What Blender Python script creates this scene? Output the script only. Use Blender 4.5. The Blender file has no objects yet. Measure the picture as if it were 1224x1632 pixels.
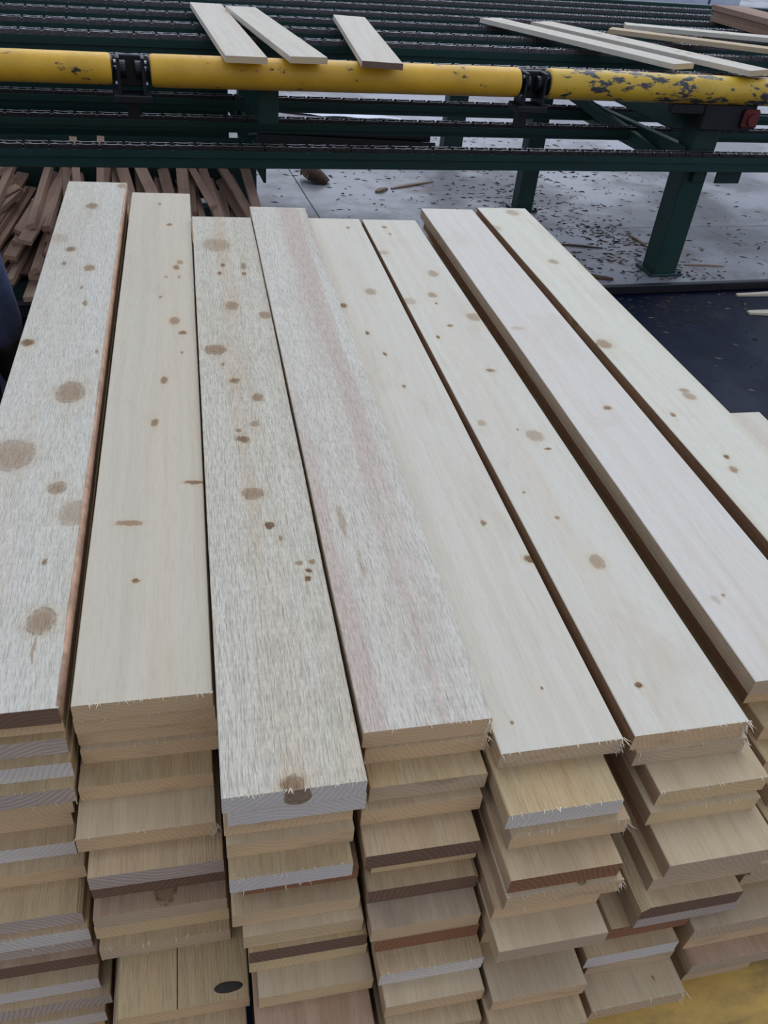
import bpy, math, random
from mathutils import Matrix, Vector, Euler
random.seed(7)
S = bpy.context.scene
COL = S.collection
LIFT = 1.04                       # concrete floor sits at z = 0; measurements below are relative to the top of the lumber stack

# ------------------------------------------------------------------ camera
cam = bpy.data.cameras.new('camera')
cam.sensor_fit = 'VERTICAL'; cam.sensor_height = 36.0
cam.lens = 36.0 * 1295.9 / 1632.0
cam.clip_start = 0.02; cam.clip_end = 300
camo = bpy.data.objects.new('camera', cam); COL.objects.link(camo)
R = ((0.97557852, -0.20118249, 0.08815978), (-0.05760207, -0.62164410, -0.78117899), (0.21196354, 0.75702326, -0.61805116))
camo.matrix_world = Matrix(((R[0][0], -R[1][0], -R[2][0], 0.0),
                            (R[0][1], -R[1][1], -R[2][1], 0.0),
                            (R[0][2], -R[1][2], -R[2][2], 0.73647 + LIFT),
                            (0, 0, 0, 1)))
S.camera = camo

# ------------------------------------------------------------------ light
world = bpy.data.worlds.new('overcast'); S.world = world
world.use_nodes = True
wn = world.node_tree; wn.nodes.clear()
wo = wn.nodes.new('ShaderNodeOutputWorld'); wb = wn.nodes.new('ShaderNodeBackground')
wb.inputs['Color'].default_value = (0.75, 0.88, 1.16, 1); wb.inputs['Strength'].default_value = 0.74
wn.links.new(wb.outputs[0], wo.inputs[0])
sun = bpy.data.lights.new('daylight', 'SUN'); sun.energy = 1.45; sun.angle = math.radians(60); sun.color = (0.94, 0.98, 1.06)
suno = bpy.data.objects.new('daylight', sun); COL.objects.link(suno)
suno.rotation_euler = Vector((-0.30, -0.85, -1.0)).to_track_quat('-Z', 'Y').to_euler()
S.view_settings.view_transform = 'Standard'; S.view_settings.look = 'None'
S.view_settings.gamma = 1.0; S.view_settings.use_curve_mapping = False
S.view_settings.exposure = -0.05

# ------------------------------------------------------------------ node helper
class NT:
    def __init__(self, tree): self.t = tree; self.n = tree.nodes; self.l = tree.links
    def node(self, typ, **kw):
        nd = self.n.new(typ)
        for k, v in kw.items(): setattr(nd, k, v)
        return nd
    def put(self, sock, v):
        if isinstance(v, bpy.types.NodeSocket): self.l.new(v, sock)
        elif v is not None: sock.default_value = v
    def math(self, op, a, b=None, c=None, clamp=False):
        nd = self.node('ShaderNodeMath', operation=op, use_clamp=clamp)
        self.put(nd.inputs[0], a); self.put(nd.inputs[1], b)
        if c is not None: self.put(nd.inputs[2], c)
        return nd.outputs[0]
    def vmath(self, op, a, b=None):
        nd = self.node('ShaderNodeVectorMath', operation=op)
        self.put(nd.inputs[0], a)
        if b is not None: self.put(nd.inputs[1], b)
        return nd.outputs['Value'] if op in ('LENGTH', 'DISTANCE', 'DOT_PRODUCT') else nd.outputs[0]
    def noise(self, vec, scale=1.0, detail=3.0, rough=0.55, dist=0.0):
        nd = self.node('ShaderNodeTexNoise'); self.put(nd.inputs['Vector'], vec)
        nd.inputs['Scale'].default_value = scale; nd.inputs['Detail'].default_value = detail
        nd.inputs['Roughness'].default_value = rough; nd.inputs['Distortion'].default_value = dist
        return nd.outputs['Fac']
    def rng(self, v, a, b, c=0.0, d=1.0, smooth=True):
        nd = self.node('ShaderNodeMapRange', interpolation_type='SMOOTHSTEP' if smooth else 'LINEAR')
        self.put(nd.inputs[0], v); self.put(nd.inputs[1], a); self.put(nd.inputs[2], b); self.put(nd.inputs[3], c); self.put(nd.inputs[4], d)
        return nd.outputs[0]
    def mix(self, f, a, b, blend='MIX'):
        nd = self.node('ShaderNodeMix', data_type='RGBA', blend_type=blend)
        self.put(nd.inputs[0], f)
        self.put(nd.inputs[6], (*a, 1) if isinstance(a, tuple) and len(a) == 3 else a)
        self.put(nd.inputs[7], (*b, 1) if isinstance(b, tuple) and len(b) == 3 else b)
        return nd.outputs[2]
    def xyz(self, x, y, z):
        nd = self.node('ShaderNodeCombineXYZ'); self.put(nd.inputs[0], x); self.put(nd.inputs[1], y); self.put(nd.inputs[2], z); return nd.outputs[0]
    def sep(self, v):
        nd = self.node('ShaderNodeSeparateXYZ'); self.put(nd.inputs[0], v); return nd.outputs
    def bump(self, h, strength, dist):
        nd = self.node('ShaderNodeBump'); self.put(nd.inputs['Height'], h); nd.inputs['Strength'].default_value = strength; nd.inputs['Distance'].default_value = dist
        return nd.outputs[0]

def new_mat(name):
    m = bpy.data.materials.new(name); m.use_nodes = True
    t = NT(m.node_tree); b = m.node_tree.nodes['Principled BSDF']
    return m, t, b
def coords(t, seeded=True):
    tc = t.node('ShaderNodeTexCoord'); p = tc.outputs['Object']
    oi = t.node('ShaderNodeObjectInfo'); r = oi.outputs['Random']
    if seeded:
        off = t.xyz(t.math('MULTIPLY', r, 37.0), t.math('MULTIPLY', r, 91.0), t.math('MULTIPLY', r, 13.0))
        return p, t.vmath('ADD', p, off), r
    return p, p, r

# one knot: running maxima of core / halo / dark
kg = bpy.data.node_groups.new('knot', 'ShaderNodeTree')
for nm, typ in (('P', 'NodeSocketVector'), ('Centre', 'NodeSocketVector'), ('Inverse radius', 'NodeSocketVector'), ('Strength', 'NodeSocketFloat'), ('Core', 'NodeSocketFloat'), ('Halo', 'NodeSocketFloat'), ('Ring', 'NodeSocketFloat')):
    kg.interface.new_socket(nm, in_out='INPUT', socket_type=typ)
for nm in ('Core', 'Halo', 'Ring'):
    kg.interface.new_socket(nm, in_out='OUTPUT', socket_type='NodeSocketFloat')
_t = NT(kg); _i = _t.node('NodeGroupInput'); _o = _t.node('NodeGroupOutput')
_d = _t.vmath('LENGTH', _t.vmath('MULTIPLY', _t.vmath('SUBTRACT', _i.outputs[0], _i.outputs[1]), _i.outputs[2]))
_t.l.new(_t.math('MAXIMUM', _t.math('MULTIPLY', _t.rng(_d, 1.18, 0.55), _i.outputs[3]), _i.outputs[4]), _o.inputs[0])
_t.l.new(_t.math('MAXIMUM', _t.math('MULTIPLY', _t.math('MAXIMUM', _t.rng(_d, 1.9, 0.9), _t.math('MULTIPLY', _t.rng(_t.vmath('LENGTH', _t.vmath('MULTIPLY', _t.vmath('MULTIPLY', _t.vmath('SUBTRACT', _i.outputs[0], _i.outputs[1]), _i.outputs[2]), (1.25, 0.28, 0))), 1.4, 0.2), 0.55)), _i.outputs[3]), _i.outputs[5]), _o.inputs[1])
_ring = _t.math('MULTIPLY', _t.rng(_d, 0.70, 0.90), _t.rng(_d, 1.05, 0.92))
_t.l.new(_t.math('MAXIMUM', _t.math('MULTIPLY', _ring, _t.math('SUBTRACT', _i.outputs[3], 0.2)), _i.outputs[6]), _o.inputs[2])

def wood_mat(name, light, dark, band, rough=0.3, band_amt=0.35, stain=0.3, knots=None, stain_col=(0.45, 0.33, 0.20)):
    """sawn softwood: grain along local y; rough = height of the torn fibres"""
    m, t, b = new_mat(name)
    p0, p, r = coords(t)
    wob = t.noise(t.vmath('MULTIPLY', p, (9, 2.5, 9)), 1, 2)
    sx = t.sep(p)
    px = t.math('ADD', sx[0], t.math('MULTIPLY', t.math('SUBTRACT', wob, 0.5), 0.035))
    pw = t.xyz(px, sx[1], sx[2])
    grain = t.noise(t.vmath('MULTIPLY', pw, (75, 1.8, 75)), 1, 4, 0.6)
    bands = t.noise(t.vmath('MULTIPLY', pw, (17, 0.35, 17)), 1, 2, 0.5)
    pf = t.xyz(t.math('ADD', sx[0], t.math('MULTIPLY', t.math('SUBTRACT', wob, 0.5), 0.012)), sx[1], sx[2])
    fib = t.noise(t.vmath('MULTIPLY', pf, (480, 30, 480)), 1, 2, 0.6)
    saw = t.noise(t.vmath('MULTIPLY', p, (3, 95, 3)), 1, 3, 0.6)
    blot = t.noise(t.vmath('MULTIPLY', p, (9, 4.5, 9)), 1, 4, 0.6, 0.6)
    c = t.mix(t.math('MULTIPLY', t.rng(grain, 0.35, 0.72), 0.7), light, dark)
    c = t.mix(t.math('MULTIPLY', t.rng(bands, 0.48, 0.64), band_amt), c, band)
    c = t.mix(t.math('MULTIPLY', t.rng(blot, 0.52, 0.75), stain), c, stain_col)
    c = t.mix(t.math('MULTIPLY', t.rng(saw, 0.54, 0.75), 0.10), c, dark)
    c = t.mix(t.math('MULTIPLY', t.rng(fib, 0.52, 0.33), 0.10 + 0.38 * rough), c, tuple(q * 0.62 for q in dark))
    if knots is None:                         # scattered small knots, different on every board
        v = t.node('ShaderNodeTexVoronoi', feature='F1'); t.put(v.inputs['Vector'], t.vmath('MULTIPLY', p, (10, 6.0, 0.01))); v.inputs['Scale'].default_value = 1.0
        size = t.sep(v.outputs['Color'])[0]
        rad = t.rng(size, 0.40, 1.0, 0.0, 0.15, False)
        dd = t.math('DIVIDE', v.outputs['Distance'], t.math('MAXIMUM', rad, 0.001))
        core = t.math('MULTIPLY', t.rng(dd, 1.1, 0.75), 0.8); halo = t.math('MULTIPLY', t.rng(dd, 2.4, 0.9), 0.6)
        ring = t.math('MULTIPLY', t.rng(dd, 0.7, 0.95), t.rng(dd, 1.2, 0.98))
    else:
        wx = t.noise(t.vmath('MULTIPLY', p, (70, 40, 1)), 1, 4, 0.7); wy = t.noise(t.vmath('MULTIPLY', p, (60, 36, 7)), 1, 4, 0.7)
        s0 = t.sep(p0)
        kp = t.xyz(t.math('ADD', s0[0], t.math('MULTIPLY', t.math('SUBTRACT', wx, 0.5), 0.011)), t.math('ADD', s0[1], t.math('MULTIPLY', t.math('SUBTRACT', wy, 0.5), 0.018)), 0.0)
        core, halo, ring = 0.0, 0.0, 0.0
        for (kx, ky, rx, ry, st) in knots:
            g = t.node('ShaderNodeGroup'); g.node_tree = kg
            t.put(g.inputs[0], kp); g.inputs[1].default_value = (kx, ky, 0); g.inputs[2].default_value = (1 / max(rx, .002), 1 / max(ry, .002), 0)
            g.inputs[3].default_value = st
            t.put(g.inputs[4], core); t.put(g.inputs[5], halo); t.put(g.inputs[6], ring)
            core, halo, ring = g.outputs[0], g.outputs[1], g.outputs[2]
    kn = t.noise(t.vmath('MULTIPLY', p, (160, 160, 160)), 1, 2)
    kcol = t.mix(kn, t.mix(t.rng(core, 0.72, 1.1), (0.24, 0.135, 0.065), (0.06, 0.033, 0.02)), (0.33, 0.20, 0.10))
    c = t.mix(t.math('MULTIPLY', halo, 0.45, clamp=True), c, (0.52, 0.37, 0.19))
    c = t.mix(t.math('MULTIPLY', core, 0.97, clamp=True), c, kcol)
    c = t.mix(t.math('MULTIPLY', t.math('MULTIPLY', ring, t.rng(kn, 0.35, 0.6)), 0.8, clamp=True), c, (0.11, 0.065, 0.035))
    t.put(b.inputs['Base Color'], c)
    b.inputs['Roughness'].default_value = 0.75; b.inputs['Specular IOR Level'].default_value = 0.25
    h = t.math('ADD', t.math('MULTIPLY', fib, 1.0), t.math('MULTIPLY', saw, 0.35))
    t.put(b.inputs['Normal'], t.bump(h, 0.25 + 0.75 * rough, 0.0015 + 0.0035 * rough))
    return m

def end_mat(name, light, ring_col, ring_amt=0.55, dirt=0.15):
    """cross-cut end grain: growth rings around a pith somewhere off the board"""
    m, t, b = new_mat(name)
    p0, p, r = coords(t)
    r2 = t.math('FRACT', t.math('MULTIPLY', r, 17.31)); r3 = t.math('FRACT', t.math('MULTIPLY', r, 53.7))
    s = t.sep(p0)
    dx = t.math('SUBTRACT', s[0], t.math('MULTIPLY', t.math('SUBTRACT', r2, 0.5), 0.34))
    sgn = t.math('SUBTRACT', t.math('MULTIPLY', t.math('GREATER_THAN', r3, 0.5), 2.0), 1.0)
    dz = t.math('SUBTRACT', s[2], t.math('MULTIPLY', sgn, t.math('ADD', 0.03, t.math('MULTIPLY', r3, 0.10))))
    d = t.math('SQRT', t.math('ADD', t.math('MULTIPLY', dx, dx), t.math('MULTIPLY', dz, dz)))
    wob = t.noise(t.vmath('MULTIPLY', p, (18, 1, 18)), 1, 2)
    d = t.math('ADD', d, t.math('MULTIPLY', wob, 0.014))
    w = t.math('FRACT', t.math('MULTIPLY', d, 165.0))
    ring = t.math('MULTIPLY', t.rng(w, 0.25, 0.85), t.rng(w, 1.0, 0.88))
    fine = t.noise(t.vmath('MULTIPLY', p, (420, 420, 420)), 1, 3, 0.7)
    saw = t.noise(t.xyz(t.math('ADD', t.math('MULTIPLY', s[0], 90), t.math('MULTIPLY', s[2], 240)), r, 0.0), 1, 2)
    blot = t.noise(t.vmath('MULTIPLY', p, (16, 16, 40)), 1, 3)
    c = t.mix(t.math('MULTIPLY', ring, ring_amt), light, ring_col)
    c = t.mix(t.math('MULTIPLY', t.rng(saw, 0.45, 0.75), 0.18), c, ring_col)
    c = t.mix(t.math('MULTIPLY', t.rng(fine, 0.55, 0.8), 0.30), c, tuple(q * .55 for q in ring_col))
    c = t.mix(t.math('MULTIPLY', t.rng(blot, 0.55, 0.75), dirt), c, (0.16, 0.11, 0.07))
    t.put(b.inputs['Base Color'], c); b.inputs['Roughness'].default_value = 0.85; b.inputs['Specular IOR Level'].default_value = 0.15
    t.put(b.inputs['Normal'], t.bump(t.math('ADD', fine, saw), 0.5, 0.001))
    return m

def paint_mat(name, col, chip, chip_amt, rough=0.4, scale=18.0, streak=(1, 1, 1), metallic=0.0, dust=0.0):
    m, t, b = new_mat(name)
    p0, p, r = coords(t)
    n1 = t.noise(t.vmath('MULTIPLY', p, streak), scale, 6, 0.65)
    n2 = t.noise(p, 5.0, 3); n3 = t.noise(p, 70, 4, 0.7)
    mask = t.rng(t.math('ADD', t.math('MULTIPLY', n1, 0.7), t.math('MULTIPLY', n2, 0.3)), 0.72 - chip_amt, 0.76 - chip_amt)
    c = t.mix(t.rng(n2, 0.3, 0.75), col, tuple(q * 0.78 for q in col))
    c = t.mix(t.math('MULTIPLY', t.rng(n3, 0.5, 0.8), 0.35), c, tuple(q * 0.5 for q in col))
    if dust: c = t.mix(t.math('MULTIPLY', t.rng(n1, 0.4, 0.7), dust), c, (0.17, 0.115, 0.065))
    c = t.mix(mask, c, chip)
    t.put(b.inputs['Base Color'], c); t.put(b.inputs['Roughness'], t.rng(n3, 0.2, 0.8, rough - 0.1, rough + 0.2, False))
    b.inputs['Metallic'].default_value = metallic
    t.put(b.inputs['Normal'], t.bump(t.math('SUBTRACT', n3, mask), 0.25, 0.0012))
    return m

def plain_mat(name, col, rough=0.6, metallic=0.0, var=0.25, scale=25.0, bump=0.2):
    m, t, b = new_mat(name)
    p0, p, r = coords(t)
    n = t.noise(p, scale, 4, 0.6)
    t.put(b.inputs['Base Color'], t.mix(t.rng(n, 0.3, 0.75), col, tuple(q * (1 - var) for q in col)))
    b.inputs['Roughness'].default_value = rough; b.inputs['Metallic'].default_value = metallic
    t.put(b.inputs['Normal'], t.bump(n, bump, 0.002))
    return m

def concrete_mat():
    m, t, b = new_mat('wet_concrete')
    tc = t.node('ShaderNodeTexCoord'); p = tc.outputs['Object']
    n1 = t.noise(p, 0.9, 5, 0.6); n2 = t.noise(p, 4.0, 5, 0.65, 0.5); n3 = t.noise(p, 45, 4, 0.7)
    c = t.mix(t.rng(n1, 0.35, 0.65), (0.29, 0.285, 0.30), (0.21, 0.20, 0.21))
    c = t.mix(t.math('MULTIPLY', t.rng(n2, 0.48, 0.70), 0.75), c, (0.13, 0.105, 0.09))
    c = t.mix(t.math('MULTIPLY', t.rng(n3, 0.55, 0.8), 0.4), c, (0.12, 0.10, 0.09))
    t.put(b.inputs['Base Color'], c)
    t.put(b.inputs['Roughness'], t.rng(n1, 0.4, 0.6, 0.30, 0.6))
    t.put(b.inputs['Normal'], t.bump(n3, 0.15, 0.003))
    return m

def dark_floor_mat():
    m, t, b = new_mat('wet_black_floor')
    tc = t.node('ShaderNodeTexCoord'); p = tc.outputs['Object']
    n1 = t.noise(p, 1.6, 5, 0.6); n3 = t.noise(p, 38, 5, 0.7)
    c = t.mix(t.rng(n1, 0.4, 0.65), (0.004, 0.008, 0.024), (0.010, 0.013, 0.028))
    c = t.mix(t.math('MULTIPLY', t.rng(n3, 0.6, 0.8), 0.5), c, (0.07, 0.06, 0.05))
    t.put(b.inputs['Base Color'], c); b.inputs['Specular IOR Level'].default_value = 0.16; t.put(b.inputs['Roughness'], t.rng(n1, 0.35, 0.65, 0.40, 0.7))
    t.put(b.inputs['Normal'], t.bump(n3, 0.2, 0.004))
    return m

M = {}
WH, WD = (0.655, 0.600, 0.490), (0.585, 0.510, 0.385)
BODY = {
    'white': wood_mat('pale_wood', WH, WD, (0.60, 0.46, 0.33), 0.25, 0.3, 0.25),
    'tan': wood_mat('tan_wood', (0.53, 0.385, 0.225), (0.43, 0.295, 0.155), (0.50, 0.33, 0.19), 0.45, 0.35, 0.35, None, (0.30, 0.21, 0.13)),
    'yellow': wood_mat('yellow_wood', (0.51, 0.375, 0.205), (0.42, 0.29, 0.14), (0.58, 0.38, 0.18), 0.5, 0.35, 0.25, None, (0.44, 0.27, 0.12)),
    'cream': wood_mat('cream_wood', (0.57, 0.44, 0.275), (0.49, 0.36, 0.21), (0.55, 0.41, 0.26), 0.2, 0.3, 0.3),
    'grey': wood_mat('greyish_wood', (0.45, 0.335, 0.215), (0.36, 0.26, 0.16), (0.41, 0.31, 0.20), 0.35, 0.3, 0.5, None, (0.17, 0.14, 0.11)),
    'red': wood_mat('reddish_wood', (0.47, 0.315, 0.20), (0.36, 0.225, 0.135), (0.32, 0.17, 0.09), 0.35, 0.45, 0.4, None, (0.18, 0.10, 0.06)),
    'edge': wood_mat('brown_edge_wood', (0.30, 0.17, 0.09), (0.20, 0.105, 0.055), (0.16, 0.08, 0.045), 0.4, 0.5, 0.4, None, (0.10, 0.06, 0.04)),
    'strip': wood_mat('offcut_wood', (0.36, 0.235, 0.165), (0.27, 0.165, 0.115), (0.25, 0.14, 0.09), 0.3, 0.5, 0.4, None, (0.12, 0.07, 0.05)),
}
ENDS = {
    'white': end_mat('fresh_white_end', (0.74, 0.71, 0.67), (0.56, 0.53, 0.49), 0.6, 0.05),
    'lav': end_mat('grey_end', (0.58, 0.50, 0.44), (0.38, 0.31, 0.27), 0.7, 0.15),
    'tan': end_mat('tan_end', (0.71, 0.53, 0.325), (0.55, 0.395, 0.235), 0.4, 0.25),
    'cream': end_mat('cream_end', (0.70, 0.55, 0.33), (0.56, 0.42, 0.23), 0.4, 0.12),
    'brown': end_mat('brown_end', (0.235, 0.15, 0.105), (0.13, 0.08, 0.06), 0.5, 0.4),
    'red': end_mat('red_brown_end', (0.34, 0.175, 0.10), (0.20, 0.09, 0.055), 0.5, 0.3),
    'grey': end_mat('dull_end', (0.60, 0.475, 0.335), (0.45, 0.345, 0.235), 0.45, 0.3),
    'strip': end_mat('offcut_end', (0.36, 0.23, 0.155), (0.24, 0.14, 0.09), 0.4, 0.3),
}
M['green'] = paint_mat('dark_green_paint', (0.008, 0.042, 0.034), (0.018, 0.016, 0.015), 0.02, 0.42, 22)
M['green_light'] = paint_mat('worn_green_paint', (0.05, 0.10, 0.088), (0.10, 0.09, 0.08), 0.06, 0.5, 22)
M['yellow'] = paint_mat('yellow_paint', (0.84, 0.465, 0.032), (0.035, 0.032, 0.03), 0.125, 0.42, 20, (0.5, 1, 1))
M['yellow_worn'] = paint_mat('worn_yellow_paint', (0.74, 0.46, 0.04), (0.05, 0.052, 0.058), 0.215, 0.40, 24, (0.45, 1.2, 1.2))
M['yellow_dusty'] = paint_mat('dusty_yellow_paint', (0.86, 0.54, 0.13), (0.05, 0.035, 0.02), 0.07, 0.6, 16, (0.35, 1, 1), 0.0, 0.75)
M['black'] = plain_mat('black_steel', (0.016, 0.017, 0.020), 0.45, 0.2, 0.4, 30)
M['chain'] = plain_mat('worn_chain_steel', (0.42, 0.40, 0.42), 0.42, 0.6, 0.5, 60, 0.4)
M['chain_side'] = plain_mat('brown_chain_side', (0.135, 0.115, 0.118), 0.55, 0.3, 0.45, 60, 0.4)
M['chain_dark'] = plain_mat('oily_chain_steel', (0.05, 0.043, 0.042), 0.5, 0.5, 0.5, 60, 0.4)
M['steel'] = plain_mat('bare_steel', (0.42, 0.43, 0.46), 0.35, 0.9, 0.3, 40)
M['redpaint'] = paint_mat('red_paint', (0.14, 0.016, 0.013), (0.03, 0.02, 0.02), 0.05, 0.45, 30)
M['concrete'] = concrete_mat(); M['darkfloor'] = dark_floor_mat()
M['debris'] = plain_mat('dark_bark_litter', (0.055, 0.036, 0.026), 0.85, 0, 0.5, 200)
M['chip'] = plain_mat('wood_chip', (0.36, 0.24, 0.16), 0.8, 0, 0.5, 90)
M['bark'] = plain_mat('bark', (0.10, 0.055, 0.028), 0.85, 0, 0.5, 60)
M['fibre'] = plain_mat('torn_fibre', (0.70, 0.60, 0.44), 0.8, 0, 0.2, 90)
M['knotdark'] = plain_mat('dark_knot', (0.045, 0.030, 0.022), 0.8, 0, 0.5, 150)
M['peach'] = plain_mat('peach_glow_bark_edge', (0.60, 0.36, 0.22), 0.8, 0, 0.45, 45, 0.5)  # bark tone with the sunlit peach glow put into the colour
M['film'] = plain_mat('white_wrap_film', (0.72, 0.76, 0.86), 0.25, 0, 0.15, 3, 0.6)
M['denim'] = plain_mat('blue_work_cloth', (0.055, 0.080, 0.165), 0.9, 0, 0.35, 40, 0.5)
M['trouser'] = plain_mat('black_trouser_cloth', (0.012, 0.012, 0.016), 0.9, 0, 0.3, 60, 0.4)
M['skin'] = plain_mat('skin', (0.50, 0.30, 0.20), 0.6, 0, 0.1, 40)
M['hair'] = plain_mat('dark_hair', (0.025, 0.017, 0.012), 0.6, 0, 0.4, 120, 0.6)
M['leather'] = plain_mat('black_leather', (0.015, 0.013, 0.012), 0.45, 0, 0.4, 50)
M['plastic'] = plain_mat('dull_white_sheet', (0.66, 0.68, 0.74), 0.35, 0, 0.25, 6)

# ------------------------------------------------------------------ mesh helpers
class MB:
    """collects pieces and links them as ONE mesh object"""
    def __init__(self): self.v = []; self.f = []; self.mi = []
    def add(self, verts, faces, mi=0, mat=None):
        o = len(self.v)
        self.v += [tuple(mat @ Vector(q)) if mat else tuple(q) for q in verts]
        for i, f in enumerate(faces):
            self.f.append([o + k for k in f]); self.mi.append(mi[i] if isinstance(mi, list) else mi)
        return self
    def box(self, c, s, bev=0.0, mi=0, mat=None):
        hx, hy, hz = s[0] / 2, s[1] / 2, s[2] / 2
        if bev <= 0:
            vs = [(c[0] + a * hx, c[1] + b * hy, c[2] + d * hz) for d in (-1, 1) for a, b in ((-1, -1), (1, -1), (1, 1), (-1, 1))]
            fs = [(3, 2, 1, 0), (4, 5, 6, 7), (0, 1, 5, 4), (1, 2, 6, 5), (2, 3, 7, 6), (3, 0, 4, 7)]
            return self.add(vs, fs, mi, mat)
        b = bev; vs = []; fs = []
        prof = [(-hx + b, -hy), (hx - b, -hy), (hx, -hy + b), (hx, hy - b), (hx - b, hy), (-hx + b, hy), (-hx, hy - b), (-hx, -hy + b)]
        ins = [(-hx + b, -hy + b), (hx - b, -hy + b), (hx - b, -hy + b), (hx - b, hy - b), (hx - b, hy - b), (-hx + b, hy - b), (-hx + b, hy - b), (-hx + b, -hy + b)]
        for z, pr in ((-hz, ins), (-hz + b, prof), (hz - b, prof), (hz, ins)): vs += [(c[0] + x, c[1] + y, c[2] + z) for x, y in pr]
        for k in range(3):
            for i in range(8): j = (i + 1) % 8; fs.append((k * 8 + i, k * 8 + j, k * 8 + 8 + j, k * 8 + 8 + i))
        fs.append((7, 5, 3, 1)); fs.append((24 + 1, 24 + 3, 24 + 5, 24 + 7))
        return self.add(vs, fs, mi, mat)
    def rings(self, rows, cap=True, mi=0, mat=None, capmi=None):
        n = len(rows[0]); vs = [p for r in rows for p in r]; fs = []; ms = []
        for k in range(len(rows) - 1):
            for i in range(n):
                j = (i + 1) % n; fs.append((k * n + i, k * n + j, k * n + n + j, k * n + n + i)); ms.append(mi)
        if cap:
            fs.append(tuple(reversed(range(n)))); fs.append(tuple((len(rows) - 1) * n + i for i in range(n)))
            ms += [mi if capmi is None else capmi] * 2
        return self.add(vs, fs, ms, mat)
    def cyl(self, a, b, r, n=16, mi=0, r2=None):
        a = Vector(a); b = Vector(b); q = (b - a).to_track_quat('Z', 'Y'); h = (b - a).length
        m = Matrix.Translation(a) @ q.to_matrix().to_4x4(); r2 = r if r2 is None else r2
        return self.rings([[(r * math.cos(2 * math.pi * i / n), r * math.sin(2 * math.pi * i / n), 0) for i in range(n)],
                           [(r2 * math.cos(2 * math.pi * i / n), r2 * math.sin(2 * math.pi * i / n), h) for i in range(n)]], True, mi, m)
    def mesh(self, name, mats):
        me = bpy.data.meshes.new(name); me.from_pydata(self.v, [], self.f)
        for m in (mats if isinstance(mats, (list, tuple)) else [mats]): me.materials.append(m)
        me.polygons.foreach_set('material_index', self.mi); me.update(); return me
    def build(self, name, mats, parent=None, smooth=False):
        me = self.mesh(name, mats)
        if smooth: me.polygons.foreach_set('use_smooth', [True] * len(me.polygons))
        o = bpy.data.objects.new(name, me); COL.objects.link(o); o.parent = parent
        return o

def tag(o, label=None, cat=None, group=None, kind=None):
    if label: o['label'] = label
    if cat: o['category'] = cat
    if group: o['group'] = group
    if kind: o['kind'] = kind
    return o
def empty(name, loc=(0, 0, 0), rz=0.0, rot=None):
    o = bpy.data.objects.new(name, None); COL.objects.link(o); o.location = loc
    o.rotation_euler = rot if rot else (0, 0, rz); o.empty_display_size = 0.05
    return o
ORD = ['', 'top', 'second', 'third', 'fourth', 'fifth', 'sixth', 'seventh', 'eighth', 'ninth', 'tenth', 'eleventh', 'twelfth', 'thirteenth', 'fourteenth', 'fifteenth', 'sixteenth', 'seventeenth', 'eighteenth', 'nineteenth']

# ------------------------------------------------------------------ setting: floor
CA, SA, OY = math.cos(0.08), math.sin(0.08), 3.98
def cv(u, v, z): return (u * CA - v * SA, OY + u * SA + v * CA, z)
FLOOR, PIT = -1.04, -1.09
ground = MB(); ground.box((0, 0, -0.30), (120, 120, 0.2))
o = ground.build('ground', M['concrete']); o.location = (0, 20, FLOOR - 0.06); tag(o, 'grey yard ground running out behind the conveyor', 'ground', kind='structure')
fl = empty('floor', cv(0, 0, FLOOR), 0.08); tag(fl, kind='structure')
def slab(u0, u1, v0, v1):
    b = MB(); b.box(((u0 + u1) / 2, (v0 + v1) / 2, -0.13), (u1 - u0 - 0.005, v1 - v0 - 0.005, 0.26), 0.002); return b.build('slab', M['concrete'], fl)
for u0, u1 in ((-9, -2.6), (-2.6, 0.90), (0.90, 12)):
    for v0, v1 in ((-0.035, 0.88), (0.88, 24)): slab(u0, u1, v0, v1)
pit = MB(); pit.box((0, -3.5, -0.1), (24, 6.9, 0.2)); po = pit.build('floor_dark', M['darkfloor']); po.location = cv(1, 0, PIT); po.rotation_euler[2] = 0.08; tag(po, kind='structure')
ed = MB(); ed.box((1.0, -0.055, -0.018), (20, 0.036, 0.05), 0.004); ed.box((1.0, -0.042, -0.05), (20, 0.012, 0.08))
eo = ed.build('trim_1', M['black']); eo.location = cv(0, 0, FLOOR); eo.rotation_euler[2] = 0.08; tag(eo, kind='structure')

# unseen timber wall added behind the camera to bounce warm light onto board ends
M['bounce_boards'] = plain_mat('warm_bounce_boards', (0.74, 0.52, 0.30), 0.8, 0, 0.2, 6)
wl = empty('wall_bounce', (0.5, -3.6, PIT)); tag(wl, kind='structure')
for i in range(36):
    m = MB(); m.box((-5.25 + i * 0.3, 0.0 + 0.012 * (i % 2), 1.5), (0.305, 0.024, 3.0), 0.003); m.build('plank', M['bounce_boards'], wl)

# ------------------------------------------------------------------ lumber stack in front
def board_mesh(W, L, T, rnd, wane=None, n=9, side=False):
    """sawn board, origin at the middle of its near end's lower edge, length along +y; wane = (side, amount): a missing bark edge"""
    b = MB(); rows = []
    ch = 0.0011
    for i in range(n + 1):
        y = L * i / n
        j = lambda s=0.0005: rnd.uniform(-s, s)
        wl = wr = 0.0
        if wane:
            a = wane[1] * (0.55 + 0.45 * math.sin(i * 1.3 + rnd.uniform(-.5, .5)))
            if wane[0] == 'R': wr = a
            else: wl = a
        x0, x1 = -W / 2 + j(), W / 2 + j()
        rows.append([(x0 + ch, y, 0), (x1 - ch, y, 0), (x1, y, ch), (x1, y, T - ch - wr * 0.8), (x1 - ch - wr, y, T), (x0 + ch + wl, y, T), (x0, y, T - ch - wl * 0.8), (x0, y, ch)])
    # a slightly torn near edge
    b.rings(rows, True, 0, None, 1)
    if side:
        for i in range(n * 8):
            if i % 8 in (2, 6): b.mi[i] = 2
    return b
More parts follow.
